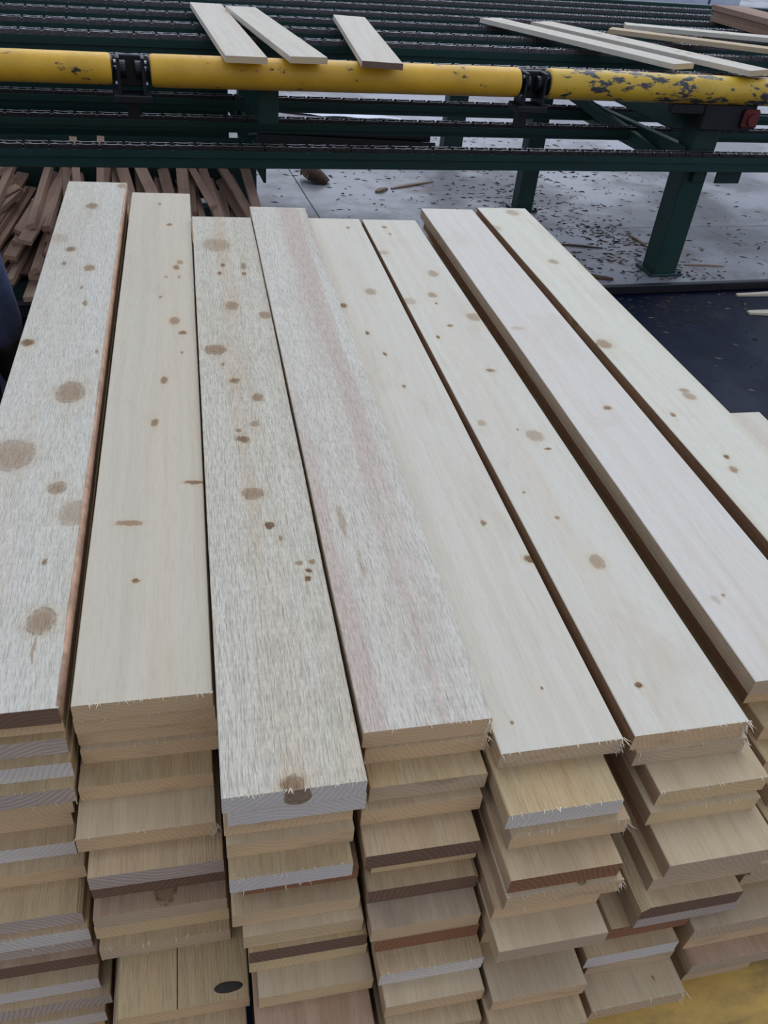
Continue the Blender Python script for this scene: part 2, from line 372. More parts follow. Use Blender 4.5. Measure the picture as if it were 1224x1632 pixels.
def splinters(parent, W, T, rnd, count=34, y=0.0, corner=None):
    b = MB()
    for i in range(count):
        if corner and rnd.random() < 0.45:
            x = (W / 2 if corner == 'R' else -W / 2) + rnd.uniform(-.008, .003); z = rnd.uniform(0.1 * T, T)
        else:
            x = rnd.uniform(-W / 2, W / 2); z = T * rnd.choice([1, 1, 1, 0.0]) 
        l = rnd.uniform(.002, .0075) * (1.6 if corner and abs(x) > W * .46 else 1); w = rnd.uniform(.0003, .0008)
        dx, dz = rnd.uniform(-.7, .7) * l, rnd.uniform(-.7, .5) * l
        p0 = Vector((x, y + 0.002, z)); p1 = p0 + Vector((dx * .5, -l * .55, dz * .3)); p2 = p0 + Vector((dx, -l, dz))
        vs = [p0 + Vector((-w, 0, 0)), p0 + Vector((w, 0, 0)), p0 + Vector((0, 0, -w)), p1 + Vector((-w * .8, 0, 0)), p1 + Vector((w * .8, 0, 0)), p1 + Vector((0, 0, -w)), p2]
        b.add(vs, [(0, 1, 4, 3), (1, 2, 5, 4), (2, 0, 3, 5), (3, 4, 6), (4, 5, 6), (5, 3, 6)])
    o = b.build('splinters', M['fibre'], parent); o['kind'] = 'stuff'
    return o

TOP = {1: (-0.2420, 0.5950, 0.0090, -0.0031, 0.1500, 1.7719), 2: (-0.0806, 0.5985, 0.0040, -0.0050, 0.1500, 1.7054),
       3: (0.0698, 0.4572, 0.0150, -0.0052, 0.1458, 1.6384), 4: (0.2197, 0.5096, 0.0210, -0.0031, 0.1445, 1.6499),
       5: (0.3703, 0.4809, -0.0060, 0.0, 0.1462, 1.6797), 6: (0.5317, 0.4816, -0.0050, 0.0041, 0.1480, 1.6739),
       7: (0.7149, 0.5304, 0.0030, 0.0036, 0.1500, 1.6999), 8: (0.8939, 0.5539, 0.0000, 0.0079, 0.1480, 1.7040)}
KNOTS = {
1:[(0.0287,0.6601,0.0239,0.0351,0.7),(-0.0381,0.4810,0.0351,0.0417,0.6),(0.0355,0.3942,0.0128,0.0151,0.7),(0.0643,0.3330,0.0231,0.0279,0.5),(0.0430,0.1310,0.0177,0.0229,0.75),(-0.0605,0.8404,0.0117,0.0149,1),(0.0215,1.1848,0.0115,0.0172,0.8),(-0.0275,1.2908,0.0106,0.0149,0.9),(-0.0011,1.5808,0.0135,0.0234,0.8),(-0.0564,1.3548,0.0216,0.0314,0.3),(0.0659,1.7458,0.0145,0.0212,0.6),(-0.0330,1.2079,0.0051,0.0104,0.8),(0.0260,1.0077,0.0047,0.0117,0.8),(0.0129,1.0832,0.0037,0.0094,0.7),(0.0346,0.2369,0.0031,0.0049,0.9),(0.0610,0.8030,0.0032,0.0072,0.7),(0.0413,0.0869,0.0020,0.0233,0.55)],
2:[(0.0344,0.9329,0.0108,0.0167,0.8),(0.0496,0.8809,0.0082,0.0080,1),(0.0171,0.7003,0.0064,0.0132,0.9),(0.0025,0.5625,0.0059,0.0113,0.9),(-0.0263,0.3066,0.0183,0.0068,0.8),(-0.0133,0.1899,0.0046,0.0047,1),(0.0627,0.3937,0.0163,0.0047,1),(0.0387,1.2000,0.0068,0.0142,0.9),(0.0470,1.2289,0.0069,0.0109,0.7),(0.0229,1.4669,0.0060,0.0087,0.9),(-0.0014,1.6177,0.0047,0.0097,0.8),(0.0068,1.0414,0.0038,0.0061,0.8),(0.0161,1.1477,0.0040,0.0068,0.7),(0.0452,1.1481,0.0027,0.0068,0.7),(0.0478,0.7992,0.0034,0.0049,0.8)],
3:[(-0.0205,1.4496,0.0317,0.0395,0.5),(-0.0115,1.3298,0.0055,0.0107,1),(-0.0202,1.2841,0.0040,0.0103,1),(0.0337,1.3237,0.0069,0.0179,0.7),(0.0324,1.2816,0.0054,0.0104,0.9),(-0.0022,1.1181,0.0138,0.0208,0.7),(0.0600,1.0739,0.0125,0.0173,0.7),(-0.0431,0.9293,0.0204,0.0197,0.8),(-0.0321,0.8715,0.0033,0.0070,0.8),(-0.0142,0.8143,0.0097,0.0110,0.9),(0.0204,0.7551,0.0095,0.0124,0.8),(0.0098,0.6707,0.0080,0.0094,0.6),(-0.0171,0.6556,0.0059,0.0055,0.8),(-0.0119,0.6281,0.0117,0.0107,0.95),(-0.0075,0.4871,0.0161,0.0135,0.75),(0.0111,0.4125,0.0051,0.0068,1.3),(0.0229,0.3833,0.0025,0.0052,0.8),(0.0416,0.3319,0.0049,0.0049,0.7),(0.0590,0.3326,0.0041,0.0049,0.8),(0.0526,0.3149,0.0041,0.0048,1.1),(0.0491,0.2998,0.0040,0.0047,1.2),(-0.0033,0.0064,0.0124,0.0127,0.9)],
4:[(-0.0384,0.3528,0.0053,0.0333,0.45),(-0.0274,0.2603,0.0041,0.0318,0.3)],
5:[(0.0151,1.2095,0.0129,0.0172,0.6),(-0.0593,1.1382,0.0082,0.0127,1),(-0.0305,1.0069,0.0039,0.0085,1),(-0.0129,0.9148,0.0038,0.0079,1),(-0.0020,0.7902,0.0035,0.0070,0.9),(0.0266,0.3900,0.0038,0.0060,0.9),(0.0706,0.3058,0.0101,0.0082,1.1),(0.0323,1.6116,0.0050,0.0094,0.8),(0.0033,0.0813,0.0015,0.0029,1),(-0.0483,0.0384,0.0022,0.0026,0.9)],
6:[(-0.0670,1.4414,0.0160,0.0126,0.4),(0.0295,1.3101,0.0124,0.0193,0.6),(-0.0035,1.1895,0.0103,0.0139,0.7),(-0.0054,1.1432,0.0029,0.0067,0.9),(-0.0653,1.1568,0.0157,0.0167,0.4),(-0.0051,1.0347,0.0069,0.0061,0.9),(-0.0448,0.9839,0.0040,0.0087,1),(0.0602,1.0756,0.0142,0.0193,0.6),(0.0224,0.8413,0.0089,0.0077,0.9),(0.0296,0.6108,0.0158,0.0184,0.55),(0.0372,0.5698,0.0067,0.0039,1),(-0.0520,0.6566,0.0068,0.0104,0.5),(0.0054,0.6304,0.0023,0.0041,0.8),(-0.0159,0.3889,0.0039,0.0047,0.8),(0.0049,0.2860,0.0112,0.0153,0.65),(-0.0366,0.0698,0.0047,0.0050,1.3),(-0.0235,1.6174,0.0069,0.0096,0.8),(-0.0190,1.5672,0.0034,0.0093,0.8),(-0.0464,0.4560,0.0030,0.0033,0.8)],
7:[(0.0113,0.6303,0.0085,0.0070,0.95),(-0.0495,0.9550,0.0140,0.0093,0.3),(-0.0499,0.1399,0.0054,0.0078,0.3),(-0.0345,0.1466,0.0036,0.0027,0.7)],
8:[(0.0208,1.6655,0.0195,0.0226,0.5),(-0.0717,1.5413,0.0147,0.0204,0.4),(0.0042,1.3050,0.0120,0.0176,0.6),(-0.0575,0.8615,0.0169,0.0213,0.75),(0.0237,0.6654,0.0105,0.0079,0.7),(0.0241,0.6441,0.0117,0.0155,0.6),(-0.0443,0.5810,0.0050,0.0071,0.9),(-0.0157,0.4431,0.0047,0.0063,1.1),(-0.0242,0.4068,0.0080,0.0101,0.8)]}
TOPMAT = {
    1: wood_mat('rough_board_wood_a', (0.66, 0.615, 0.51), (0.60, 0.535, 0.41), (0.62, 0.50, 0.36), 0.85, 0.25, 0.15, KNOTS[1]),
    2: wood_mat('smooth_board_wood_a', (0.56, 0.495, 0.375), (0.51, 0.435, 0.315), (0.64, 0.50, 0.34), 0.10, 0.25, 0.22, KNOTS[2]),
    3: wood_mat('rough_board_wood_b', (0.665, 0.605, 0.48), (0.60, 0.52, 0.375), (0.62, 0.46, 0.31), 0.95, 0.4, 0.2, KNOTS[3]),
    4: wood_mat('rough_board_wood_c', (0.70, 0.64, 0.525), (0.63, 0.555, 0.43), (0.58, 0.44, 0.345), 0.9, 0.7, 0.12, KNOTS[4]),
    5: wood_mat('smooth_board_wood_b', (0.635, 0.58, 0.465), (0.58, 0.51, 0.385), (0.64, 0.51, 0.36), 0.12, 0.3, 0.25, KNOTS[5]),
    6: wood_mat('smooth_board_wood_c', (0.645, 0.595, 0.485), (0.595, 0.53, 0.41), (0.63, 0.50, 0.36), 0.12, 0.3, 0.25, KNOTS[6]),
    7: wood_mat('smooth_board_wood_d', (0.66, 0.605, 0.515), (0.62, 0.55, 0.45), (0.62, 0.49, 0.39), 0.12, 0.4, 0.18, KNOTS[7]),
    8: wood_mat('smooth_board_wood_e', (0.665, 0.625, 0.505), (0.625, 0.565, 0.42), (0.60, 0.48, 0.31), 0.12, 0.3, 0.25, KNOTS[8])}
T = 0.0265
BASE = -0.4785
# (left x, right x, near-end y, top colour, end colour) layer by layer under each top board
ST = {
1: [None, (-0.3180,-0.1680,0.6050,'tan','tan'), (-0.3170,-0.1670,0.5950,'yellow','lav'), (-0.3140,-0.1640,0.5820,'yellow','white'), (-0.3130,-0.1630,0.5670,'yellow','lav'), (-0.3200,-0.1700,0.5700,'tan','tan'), (-0.3250,-0.1750,0.5710,'grey','tan'), (-0.3230,-0.1730,0.5490,'tan','white'), (-0.3140,-0.1640,0.5330,'tan','tan'), (-0.3180,-0.1680,0.4920,'yellow','lav'), (-0.3130,-0.1630,0.4840,'tan','white'), (-0.3140,-0.1640,0.4870,'tan','lav'), (-0.3090,-0.1590,0.4780,'red','brown'), (-0.3100,-0.1600,0.4610,'tan','white'), (-0.2970,-0.1490,0.4520,'tan','lav'), (-0.3070,-0.1570,0.4430,'tan','white'), (-0.3120,-0.1620,0.4450,'tan','tan'), (-0.3100,-0.1600,0.4300,'tan','tan')],
2: [None, (-0.1580,-0.0044,0.6020,'tan','tan'), (-0.1580,-0.0030,0.6055,'tan','tan'), (-0.1570,-0.0030,0.5990,'cream','tan'), (-0.1600,-0.0110,0.5680,'yellow','tan'), (-0.1630,-0.0105,0.5210,'cream','tan'), (-0.1520,-0.0050,0.4890,'tan','lav'), (-0.1520,-0.0040,0.4925,'tan','brown'), (-0.1520,-0.0035,0.4710,'red','grey'), (-0.1530,-0.0025,0.4715,'cream','cream'), (-0.1500,-0.0020,0.4590,'tan','grey'), (-0.1300,0.0155,0.3920,'yellow','tan'), (-0.1350,0.0100,0.3620,'tan','tan'), (-0.1400,0.0060,0.3700,'tan','tan'), (-0.1450,0.0040,0.3700,'tan','tan'), (-0.1450,0.0030,0.3800,'tan','tan'), (-0.1450,0.0030,0.3800,'tan','tan'), (-0.1450,0.0030,0.3800,'tan','tan')],
3: [None, (0.0019,0.1439,0.4583,'tan','white'), (-0.0019,0.1329,0.4636,'tan','tan'), (-0.0010,0.1335,0.4532,'cream','tan'), (0.0000,0.1297,0.4292,'yellow','white'), (0.0127,0.1395,0.4383,'red','red'), (0.0010,0.1390,0.4181,'tan','tan'), (0.0117,0.1430,0.4057,'cream','cream'), (0.0166,0.1479,0.4001,'yellow','brown'), (0.0166,0.1498,0.4013,'cream','cream'), (0.0245,0.1536,0.3731,'cream','cream'), (0.0186,0.1500,0.3332,'red','red'), (0.0196,0.1506,0.3431,'tan','tan'), (0.0196,0.1508,0.3531,'tan','tan'), (0.0196,0.1508,0.3533,'tan','tan'), (0.0196,0.1509,0.3534,'tan','tan'), (0.0196,0.1511,0.3536,'tan','tan'), (0.0197,0.1523,0.3537,'tan','tan'), (0.0200,0.1550,0.3600,'tan','tan')],
4: [None, (0.1514,0.2907,0.5064,'tan','tan'), (0.1527,0.2851,0.4766,'yellow','grey'), (0.1439,0.2814,0.4663,'tan','tan'), (0.1430,0.2714,0.4295,'tan','brown'), (0.1544,0.2755,0.4377,'tan','cream'), (0.1477,0.2743,0.4175,'tan','brown'), (0.1477,0.2725,0.3874,'grey','tan'), (0.1537,0.2751,0.3867,'red','red'), (0.1560,0.2767,0.3614,'tan','white'), (0.1602,0.2749,0.3381,'cream','tan'), (0.1616,0.2699,0.3187,'tan','tan'), (0.1579,0.2717,0.3237,'tan','tan'), (0.1584,0.2719,0.3337,'tan','tan'), (0.1584,0.2720,0.3339,'tan','tan'), (0.1585,0.2721,0.3340,'tan','tan'), (0.1585,0.2722,0.3341,'tan','tan'), (0.1585,0.2723,0.3343,'tan','tan'), (0.1600,0.2770,0.3400,'tan','tan')],
5: [None, (0.2916,0.4257,0.4233,'yellow','white'), (0.2977,0.4363,0.4143,'tan','tan'), (0.2901,0.4200,0.3800,'tan','red'), (0.2889,0.4257,0.3744,'cream','tan'), (0.2807,0.4079,0.3776,'tan','tan'), (0.2795,0.4087,0.3436,'cream','grey'), (0.2840,0.4016,0.3839,'tan','tan'), (0.2842,0.3920,0.3871,'tan','tan'), (0.2814,0.3956,0.3236,'cream','tan'), (0.2764,0.3914,0.2943,'tan','tan'), (0.2846,0.3926,0.3141,'tan','tan'), (0.2848,0.3928,0.3240,'tan','tan'), (0.2849,0.3930,0.3340,'tan','tan'), (0.2850,0.3931,0.3341,'tan','tan'), (0.2851,0.3933,0.3343,'tan','tan'), (0.2852,0.3934,0.3344,'tan','tan'), (0.2900,0.4000,0.3400,'tan','tan')],
6: [None, (0.4665,0.6110,0.4770,'cream','grey'), (0.4850,0.6280,0.4390,'cream','cream'), (0.4780,0.6220,0.4310,'cream','cream'), (0.4845,0.6290,0.3800,'cream','grey'), (0.4730,0.6120,0.3800,'tan','grey'), (0.4600,0.5890,0.3610,'tan','brown'), (0.4630,0.6000,0.3630,'tan','lav'), (0.4370,0.5445,0.3660,'tan','red'), (0.4055,0.5260,0.3490,'tan','white'), (0.4150,0.5300,0.3500,'cream','grey'), (0.4095,0.5340,0.3110,'cream','tan'), (0.4200,0.5400,0.4100,'tan','tan'), (0.4200,0.5400,0.4200,'tan','tan'), (0.4200,0.5400,0.4200,'tan','tan'), (0.4200,0.5400,0.4300,'tan','tan'), (0.4200,0.5400,0.4300,'tan','tan'), (0.4200,0.5400,0.4300,'tan','tan')],
7: [None, (0.6480,0.7950,0.5380,'cream','tan'), (0.6550,0.7900,0.5000,'yellow','tan'), (0.6500,0.7900,0.4700,'yellow','tan'), (0.6550,0.7950,0.4400,'tan','tan'), (0.6450,0.7900,0.4200,'yellow','tan'), (0.6170,0.7600,0.3850,'tan','grey'), (0.6140,0.7550,0.3870,'tan','grey'), (0.6020,0.7450,0.4020,'tan','tan'), (0.5475,0.6900,0.3550,'cream','grey'), (0.5485,0.6900,0.3560,'tan','tan'), (0.5525,0.6950,0.3350,'red','grey'), (0.5560,0.6520,0.3380,'tan','tan'), (0.5600,0.7000,0.4300,'tan','tan'), (0.5600,0.7000,0.4300,'tan','tan'), (0.5600,0.7000,0.4300,'tan','tan'), (0.5600,0.7000,0.4300,'tan','tan'), (0.5600,0.7000,0.4300,'tan','tan')],
8: [None] + [(.82 + .004 * ((i * 5) % 3), .965 + .003 * (i % 3), .55 + .02 * ((i * 7) % 4), 'tan', 'tan') for i in range(17)],
}
ENDTOP = {1: 'brown', 2: 'tan', 3: 'white', 4: 'tan', 5: 'grey', 6: 'tan', 7: 'grey', 8: 'tan'}
TOPLAB = {
    1: 'rough pale board with large round knots and peach-glow bark edge, topmost at far left',
    2: 'smooth pale board with small dark knots, topmost in second stack from left',
    3: 'rough knotty board reaching furthest forward, topmost in third stack from left',
    4: 'rough knot-free board with pinkish lengthwise bands, topmost of the fourth stack from left',
    5: 'smooth board just right of the pinkish banded board, topmost of fifth stack from left',
    6: 'smooth board left of the wide dark gap, topmost of sixth stack from left',
    7: 'smooth almost knot-free board right of the wide dark gap between top boards',
    8: 'smooth pale board with few knots, rightmost of the eight long top boards'}
NUM = ['', 'first', 'second', 'third', 'fourth', 'fifth', 'sixth', 'seventh', 'eighth', 'ninth']
ENDW = {'white': 'white-ended', 'lav': 'grey-ended', 'tan': 'tan-ended', 'cream': 'cream-ended', 'brown': 'brown-ended', 'red': 'reddish-ended', 'grey': 'dull-ended'}
SPL = {(5, 0): 'R', (6, 0): 'R', (6, 1): 'R', (4, 0): 'R', (5, 2): 'R', (5, 4): 'R', (3, 0): None, (2, 0): None, (2, 3): None, (2, 5): 'R', (6, 2): None, (6, 3): None, (5, 1): None, (4, 1): 'R', (3, 4): None, (1, 4): None, (2, 10): None, (6, 11): 'R', (4, 9): None, (1, 10): None}
WANE = {(3, 10): ('L', 0.0), (6, 6): ('L', 0.012), (4, 6): ('R', 0.008), (1, 9): ('R', 0.007), (2, 8): ('L', 0.006), (3, 5): ('L', 0.006)}
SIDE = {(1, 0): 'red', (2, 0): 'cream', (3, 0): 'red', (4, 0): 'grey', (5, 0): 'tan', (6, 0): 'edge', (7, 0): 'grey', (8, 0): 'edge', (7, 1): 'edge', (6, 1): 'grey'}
rnd = random.Random(3)
for c in range(1, 9):
    xt, yt, zt, yaw, wt, lt = TOP[c]
    n_layers = 19 if c in (3, 4) else 18
    for k in range(n_layers):
        z1 = zt - k * T
        z0 = zt - (k + 1) * T if k < n_layers - 1 else BASE
        if k == 0:
            xc, W, y, L = xt, wt, yt, lt; mats = [TOPMAT[c], ENDS[ENDTOP[c]]]
            lab = TOPLAB[c]
        else:
            xl, xr, y, bc, ec = ST[c][k]
            xc, W = (xl + xr) / 2, xr - xl
            L = lt + rnd.uniform(-0.03, 0.0) + (yt - y) * 0.35; mats = [BODY[bc], ENDS[ec]]
            lab = f'{ENDW[ec]} sawn board, {ORD[k + 1]} from top in the {NUM[c]} stack from left'
        bm = board_mesh(W, L, z1 - z0 - 0.0002, rnd, WANE.get((c, k)), 9, True)
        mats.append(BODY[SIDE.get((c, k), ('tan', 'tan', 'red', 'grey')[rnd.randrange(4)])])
        o = bm.build('sawn_board', mats)
        o.location = (xc, y, z0); o.rotation_euler[2] = yaw
        tag(o, lab, 'board', 'sawn boards in the big lumber stack')
        if (c, k) in SPL: splinters(o, W, z1 - z0, rnd, 46 if k == 0 else 26, 0.0, SPL[(c, k)])
        if (c, k) == (1, 0):      # bark edge of the leftmost board, with its sunlight glow painted on in peach
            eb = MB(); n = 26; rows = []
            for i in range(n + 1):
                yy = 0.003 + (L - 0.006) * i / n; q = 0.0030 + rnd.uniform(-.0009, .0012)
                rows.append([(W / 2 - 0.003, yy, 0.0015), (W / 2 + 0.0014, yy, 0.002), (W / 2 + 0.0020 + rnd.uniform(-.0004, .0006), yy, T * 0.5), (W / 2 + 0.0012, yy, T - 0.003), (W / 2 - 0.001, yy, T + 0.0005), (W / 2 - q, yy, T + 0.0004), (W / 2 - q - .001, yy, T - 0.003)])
            eb.rings(rows); q = eb.build('glow_bark_edge', M['peach'], o, True); q['label'] = 'bark edge with peach sunlight glow painted on'
        if (c, k) == (3, 0):      # knot cut through at the end of the foremost board
            kb = MB(); kb.rings([[(0.0145 * math.cos(a), -0.0006, 0.0128 + 0.0128 * math.sin(a)) if math.sin(a) <= 0 else (0.0128 * math.cos(a) , -0.0006, 0.0262 ) for a in [i * math.pi / 8 for i in range(16)]],
                                 [(0.0145 * math.cos(a), 0.004, 0.0128 + 0.0128 * math.sin(a)) if math.sin(a) <= 0 else (0.0128 * math.cos(a), 0.004, 0.0262) for a in [i * math.pi / 8 for i in range(16)]]])
            q = kb.build('knot', plain_mat('end_knot', (0.36, 0.27, 0.18), 0.8, 0, 0.4, 150), o); q.location = (0.002, 0, 0)
        if (c, k) == (2, 11):     # dark loose knot in the corner of the wide lower board
            kb = MB(); rows = []
            for i in range(4):
                s = (1, .9, .6, .2)[i]; zz = (0, .0012, .002, .0024)[i]
                rows.append([(0.017 * s * math.cos(a) + 0.006 * s * max(0, math.cos(a)), 0.0075 * s * math.sin(a), zz) for a in [j * math.pi / 8 for j in range(16)]])
            kb.rings(rows); q = kb.build('knot', M['knotdark'], o, True); q.location = (0.047, 0.014, z1 - z0 - 0.0004); q.scale = (0.85, 0.85, 0.8)
            kc = MB(); kc.box((0, 0.05, 0), (0.0012, 0.10, 0.0006)); q = kc.build('crack', M['knotdark'], o); q.location = (-0.008, 0.0, z1 - z0 - 0.0002)

# lower neighbouring stack just showing at the right edge
for k in range(2, 18):
    z1 = -k * T; z0 = -(k + 1) * T if k < 17 else BASE
    b = board_mesh(0.118, 0.93, z1 - z0 - 0.0002, rnd); o = b.build('sawn_board', [BODY['white' if k == 2 else 'tan'], ENDS['tan']])
    o.location = (1.040, 0.285 + 0.012 * (k % 3 if k > 2 else 0), z0)
    tag(o, ('short pale pinkish board at right edge, lower than the long boards beside it' if k == 2 else f'short board under the right-edge board, {ORD[k - 1]} from top of the short stack'), 'board', 'short boards in the stack at the right edge')

# rollers and frame that carry the stack
def roller(name, a, b, r, mat, shaft=0.06, collar=True):
    """steel roller with end collars and shaft stubs, along local x"""
    L = b - a; body = MB(); n = 28
    ang = [2 * math.pi * i / n for i in range(n)]
    prof = [(a + 0.000, r * 0.80), (a + 0.004, r * 0.95), (a + 0.014, r), (b - 0.014, r), (b - 0.004, r * 0.95), (b, r * 0.80)]
    body.rings([[(x, q * math.cos(t), q * math.sin(t)) for t in ang] for x, q in prof])
    root = empty(name)
    o = body.build('roller_body', mat, root, True)
    for s, x in ((-1, a), (1, b)):
        m = MB(); m.cyl((x, 0, 0), (x + s * shaft, 0, 0), r * 0.22, 14); m.build('shaft', M['steel'], root, True)
        if collar:
            m = MB(); m.rings([[(x + s * dx, q * math.cos(t), q * math.sin(t)) for t in ang] for dx, q in ((-0.003, r * .82), (0.001, r * .84), (0.006, r * .78), (0.006, r * .3))]); m.build('end_cap', M['black'], root, True)
    return root
RP = 0.078
for i, y in enumerate((0.365, 0.86, 1.36, 1.86)):
    o = roller('stack_roller', -0.33, 1.25, RP, M['yellow_dusty'], 0.05); o.location = (0, y, BASE - RP - 0.0003)
    tag(o, ['dusty yellow steel roller under the front ends of the lumber stack', 'yellow roller under the lumber stack, second from the front', 'yellow roller under the lumber stack, third from the front', 'yellow roller under the far ends of the lumber stack'][i], 'roller', 'rollers under the lumber stack')
fr = empty('roller_frame', (0, 0, PIT)); tag(fr, 'dark green steel frame carrying the yellow rollers under the lumber stack', 'frame')
for x in (-0.398, 1.318):
    m = MB(); zc = BASE - RP - PIT
    m.box((x, 1.10, zc - 0.01), (0.03, 2.05, 0.20), 0.004); m.build('side_rail', M['green'], fr)
    for y in (0.30, 1.10, 1.95):
        m = MB(); m.box((x, y, (zc - 0.11) / 2), (0.08, 0.08, zc - 0.11), 0.006); m.box((x, y, 0.006), (0.16, 0.14, 0.012)); m.build('leg', M['green'], fr)

# ------------------------------------------------------------------ chain conveyor behind
TILT = 0.011
def dz(u): return TILT * (u - 1.0)
conv = empty('chain_conveyor', cv(0, 0, FLOOR), 0.08)
tag(conv, 'dark green steel chain conveyor frame with many parallel rails on posts', 'conveyor')
H = -FLOOR
def part(name, mb, mat='green', parent=conv, smooth=False): return mb.build(name, M[mat], parent, smooth)
U0, U1 = -3.0, 5.6
UP_V = [0.14, 0.68, 1.02, 1.37, 1.72, 2.07, 2.42, 2.77]
def skew(uc): return Matrix.Translation((uc, 0, 0)) @ Matrix.Rotation(-math.atan(TILT), 4, 'Y')
for v in UP_V:
    m = MB(); w = U1 - U0; Mx = Matrix.Translation((1.0, v, H)) @ Matrix.Rotation(-math.atan(TILT), 4, 'Y')
    m.box((0.3, 0, -0.040), (w, 0.055, 0.085), 0.004, 0, Mx)
    m.box((0.3, -0.034, -0.010), (w, 0.010, 0.034), 0, 0, Mx); m.box((0.3, 0.034, -0.010), (w, 0.010, 0.034), 0, 0, Mx)
    part('upper_rail', m)
m = MB(); m.box((0.3, 3.02, -0.03), (U1 - U0, 0.06, 0.13), 0.005, 0, Matrix.Translation((1.0, 0, H)) @ Matrix.Rotation(-math.atan(TILT), 4, 'Y')); part('edge_beam', m)
for u in (-1.9, 0.40, 2.62, 4.7):          # cross beams under the upper rails
    m = MB(); m.box((u, 1.60, H - 0.165 + dz(u)), (0.09, 2.95, 0.16), 0.006); part('cross_beam', m)
LOW_V = [0.03, 0.55, 1.02]
for v, h in zip(LOW_V, (0.072, 0.046, 0.052)):
    m = MB(); m.box((1.3, v, H - 0.344 - h / 2), (U1 - U0, 0.06, h), 0.004)
    m.box((1.3, v - 0.035, H - 0.352), (U1 - U0, 0.008, 0.030)); m.box((1.3, v + 0.035, H - 0.352), (U1 - U0, 0.008, 0.030)); part('lower_rail', m)
for u, l in ((-1.9, 1.5), (0.40, 0.9), (2.80, 1.5), (4.7, 1.5)):
    m = MB(); m.box((u, 1.55 - l / 2, H - 0.455), (0.06, l, 0.06), 0.005); part('cross_beam', m)
# posts
def post(u, v, w, d, top, foot=True):
    m = MB(); m.box((u, v, top / 2), (w, d, top), 0.006)
    o = part('post', m)
    m = MB(); m.box((u, v, 0.008), (w + 0.06, d + 0.05, 0.016), 0.003); part('foot_plate', m, parent=o)
    for a in (-1, 1):
        m = MB(); m.cyl((u + a * (w / 2 + 0.017), v - d / 2 - 0.010, 0.016), (u + a * (w / 2 + 0.017), v - d / 2 - 0.010, 0.028), 0.010, 6); part('bolt', m, 'black', o)
    return o
post(2.80, 0.15, 0.155, 0.14, H - 0.10)
post(2.375, 1.27, 0.12, 0.10, H - 0.12); post(2.36, 2.70, 0.16, 0.12, H - 0.12)
post(0.465, 1.27, 0.10, 0.10, H - 0.12); post(0.44, 2.70, 0.12, 0.12, H - 0.12)
post(-1.6, 0.15, 0.15, 0.14, H - 0.12); post(-1.6, 2.70, 0.12, 0.12, H - 0.12); post(4.75, 0.15, 0.15, 0.14, H - 0.10); post(4.75, 2.70, 0.15, 0.14, H - 0.10)
# diagonal braces
def bar(name, a, b, w, h, mat='green'):
    a, b = Vector(a), Vector(b); q = (b - a).to_track_quat('Y', 'Z'); m = MB()
    m.box((0, (b - a).length / 2, 0), (w, (b - a).length, h), 0.004, 0, Matrix.Translation(a) @ q.to_matrix().to_4x4()); return part(name, m, mat)
bar('brace', (2.73, 0.12, H - 0.36), (2.60, 1.15, H - 0.345), 0.05, 0.09); bar('brace', (2.70, 0.25, H - 0.42), (2.40, 1.22, H - 0.22), 0.045, 0.06)
bar('brace', (0.37, 0.95, H - 0.30), (0.41, 1.15, H - 0.52), 0.03, 0.012, 'green_light')
# plates and bearing brackets along the front
m = MB(); m.box((2.83, 0.04, H - 0.135), (0.32, 0.10, 0.13), 0.006); m.box((2.72, 0.02, H - 0.10), (0.50, 0.04, 0.05), 0.004); part('bearing_box', m, 'black')
m = MB(); m.box((2.955, -0.022, H - 0.135), (0.10, 0.03, 0.095), 0.012); m.cyl((2.955, -0.036, H - 0.135), (2.955, -0.05, H - 0.135), 0.032, 18); part('bearing_housing', m, 'redpaint')
m = MB(); m.box((3.02, 0.08, H - 0.455), (0.16, 0.012, 0.085)); part('gusset', m)
m = MB(); m.box((-0.66, 0.50, H - 0.56), (2.10, 0.012, 0.30)); part('side_plate', m)
m = MB(); m.box((-0.75, 1.36, H - 0.52), (2.24, 0.012, 0.86)); part('back_plate', m)
m = MB(); m.box((0.375, 0.55, H - 0.46), (0.012, 0.9, 0.10)); part('side_plate', m)
GAPS = ((-0.209, -0.016), (1.652, -0.010), (3.55, -0.006), (-2.2, -0.02))
for uc, zc in GAPS:
    m = MB()
    for s in (-1, 1):
        m.box((uc + s * 0.050, 0.0, H + zc - 0.02), (0.014, 0.11, 0.145), 0.004)
        m.cyl((uc + s * 0.044, 0, H + zc), (uc + s * 0.020, 0, H + zc), 0.034, 18)
    m.box((uc, 0.035, H + zc - 0.010), (0.11, 0.03, 0.12), 0.004); m.box((uc, 0.0, H + zc - 0.105), (0.16, 0.12, 0.03), 0.004); m.box((uc, 0.06, H + zc - 0.155), (0.05, 0.05, 0.10))
    br = part('bearing_bracket', m, 'black')
    for s in (-1, 1):
        for h in (0.03, -0.05):
            m = MB(); m.cyl((uc + s * 0.057, -0.03, H + zc + h), (uc + s * 0.066, -0.03, H + zc + h), 0.009, 8); part('bolt', m, 'steel', br)
# front rollers (each turns by itself)
for i, (a, b, r, z0, z1, mat, lab) in enumerate(((-2.12, -0.285, 0.060, -0.023, -0.018, 'yellow', 'yellow roller with a few black chips at left end of the conveyor front'),
        (-0.130, 1.575, 0.064, -0.019, -0.008, 'yellow', 'bright yellow roller in the middle of the conveyor front, under three boards'),
        (1.728, 3.48, 0.067, -0.008, -0.006, 'yellow_worn', 'yellow roller with paint badly worn off at right of the conveyor front'))):
    o = roller('conveyor_roller', -(b - a) / 2, (b - a) / 2, r, M[mat], 0.05)
    o.location = cv((a + b) / 2, 0, (z0 + z1) / 2); o.rotation_euler = (0, -math.atan2(z1 - z0, b - a), 0.08)
    tag(o, lab, 'roller', 'yellow rollers along the conveyor front')
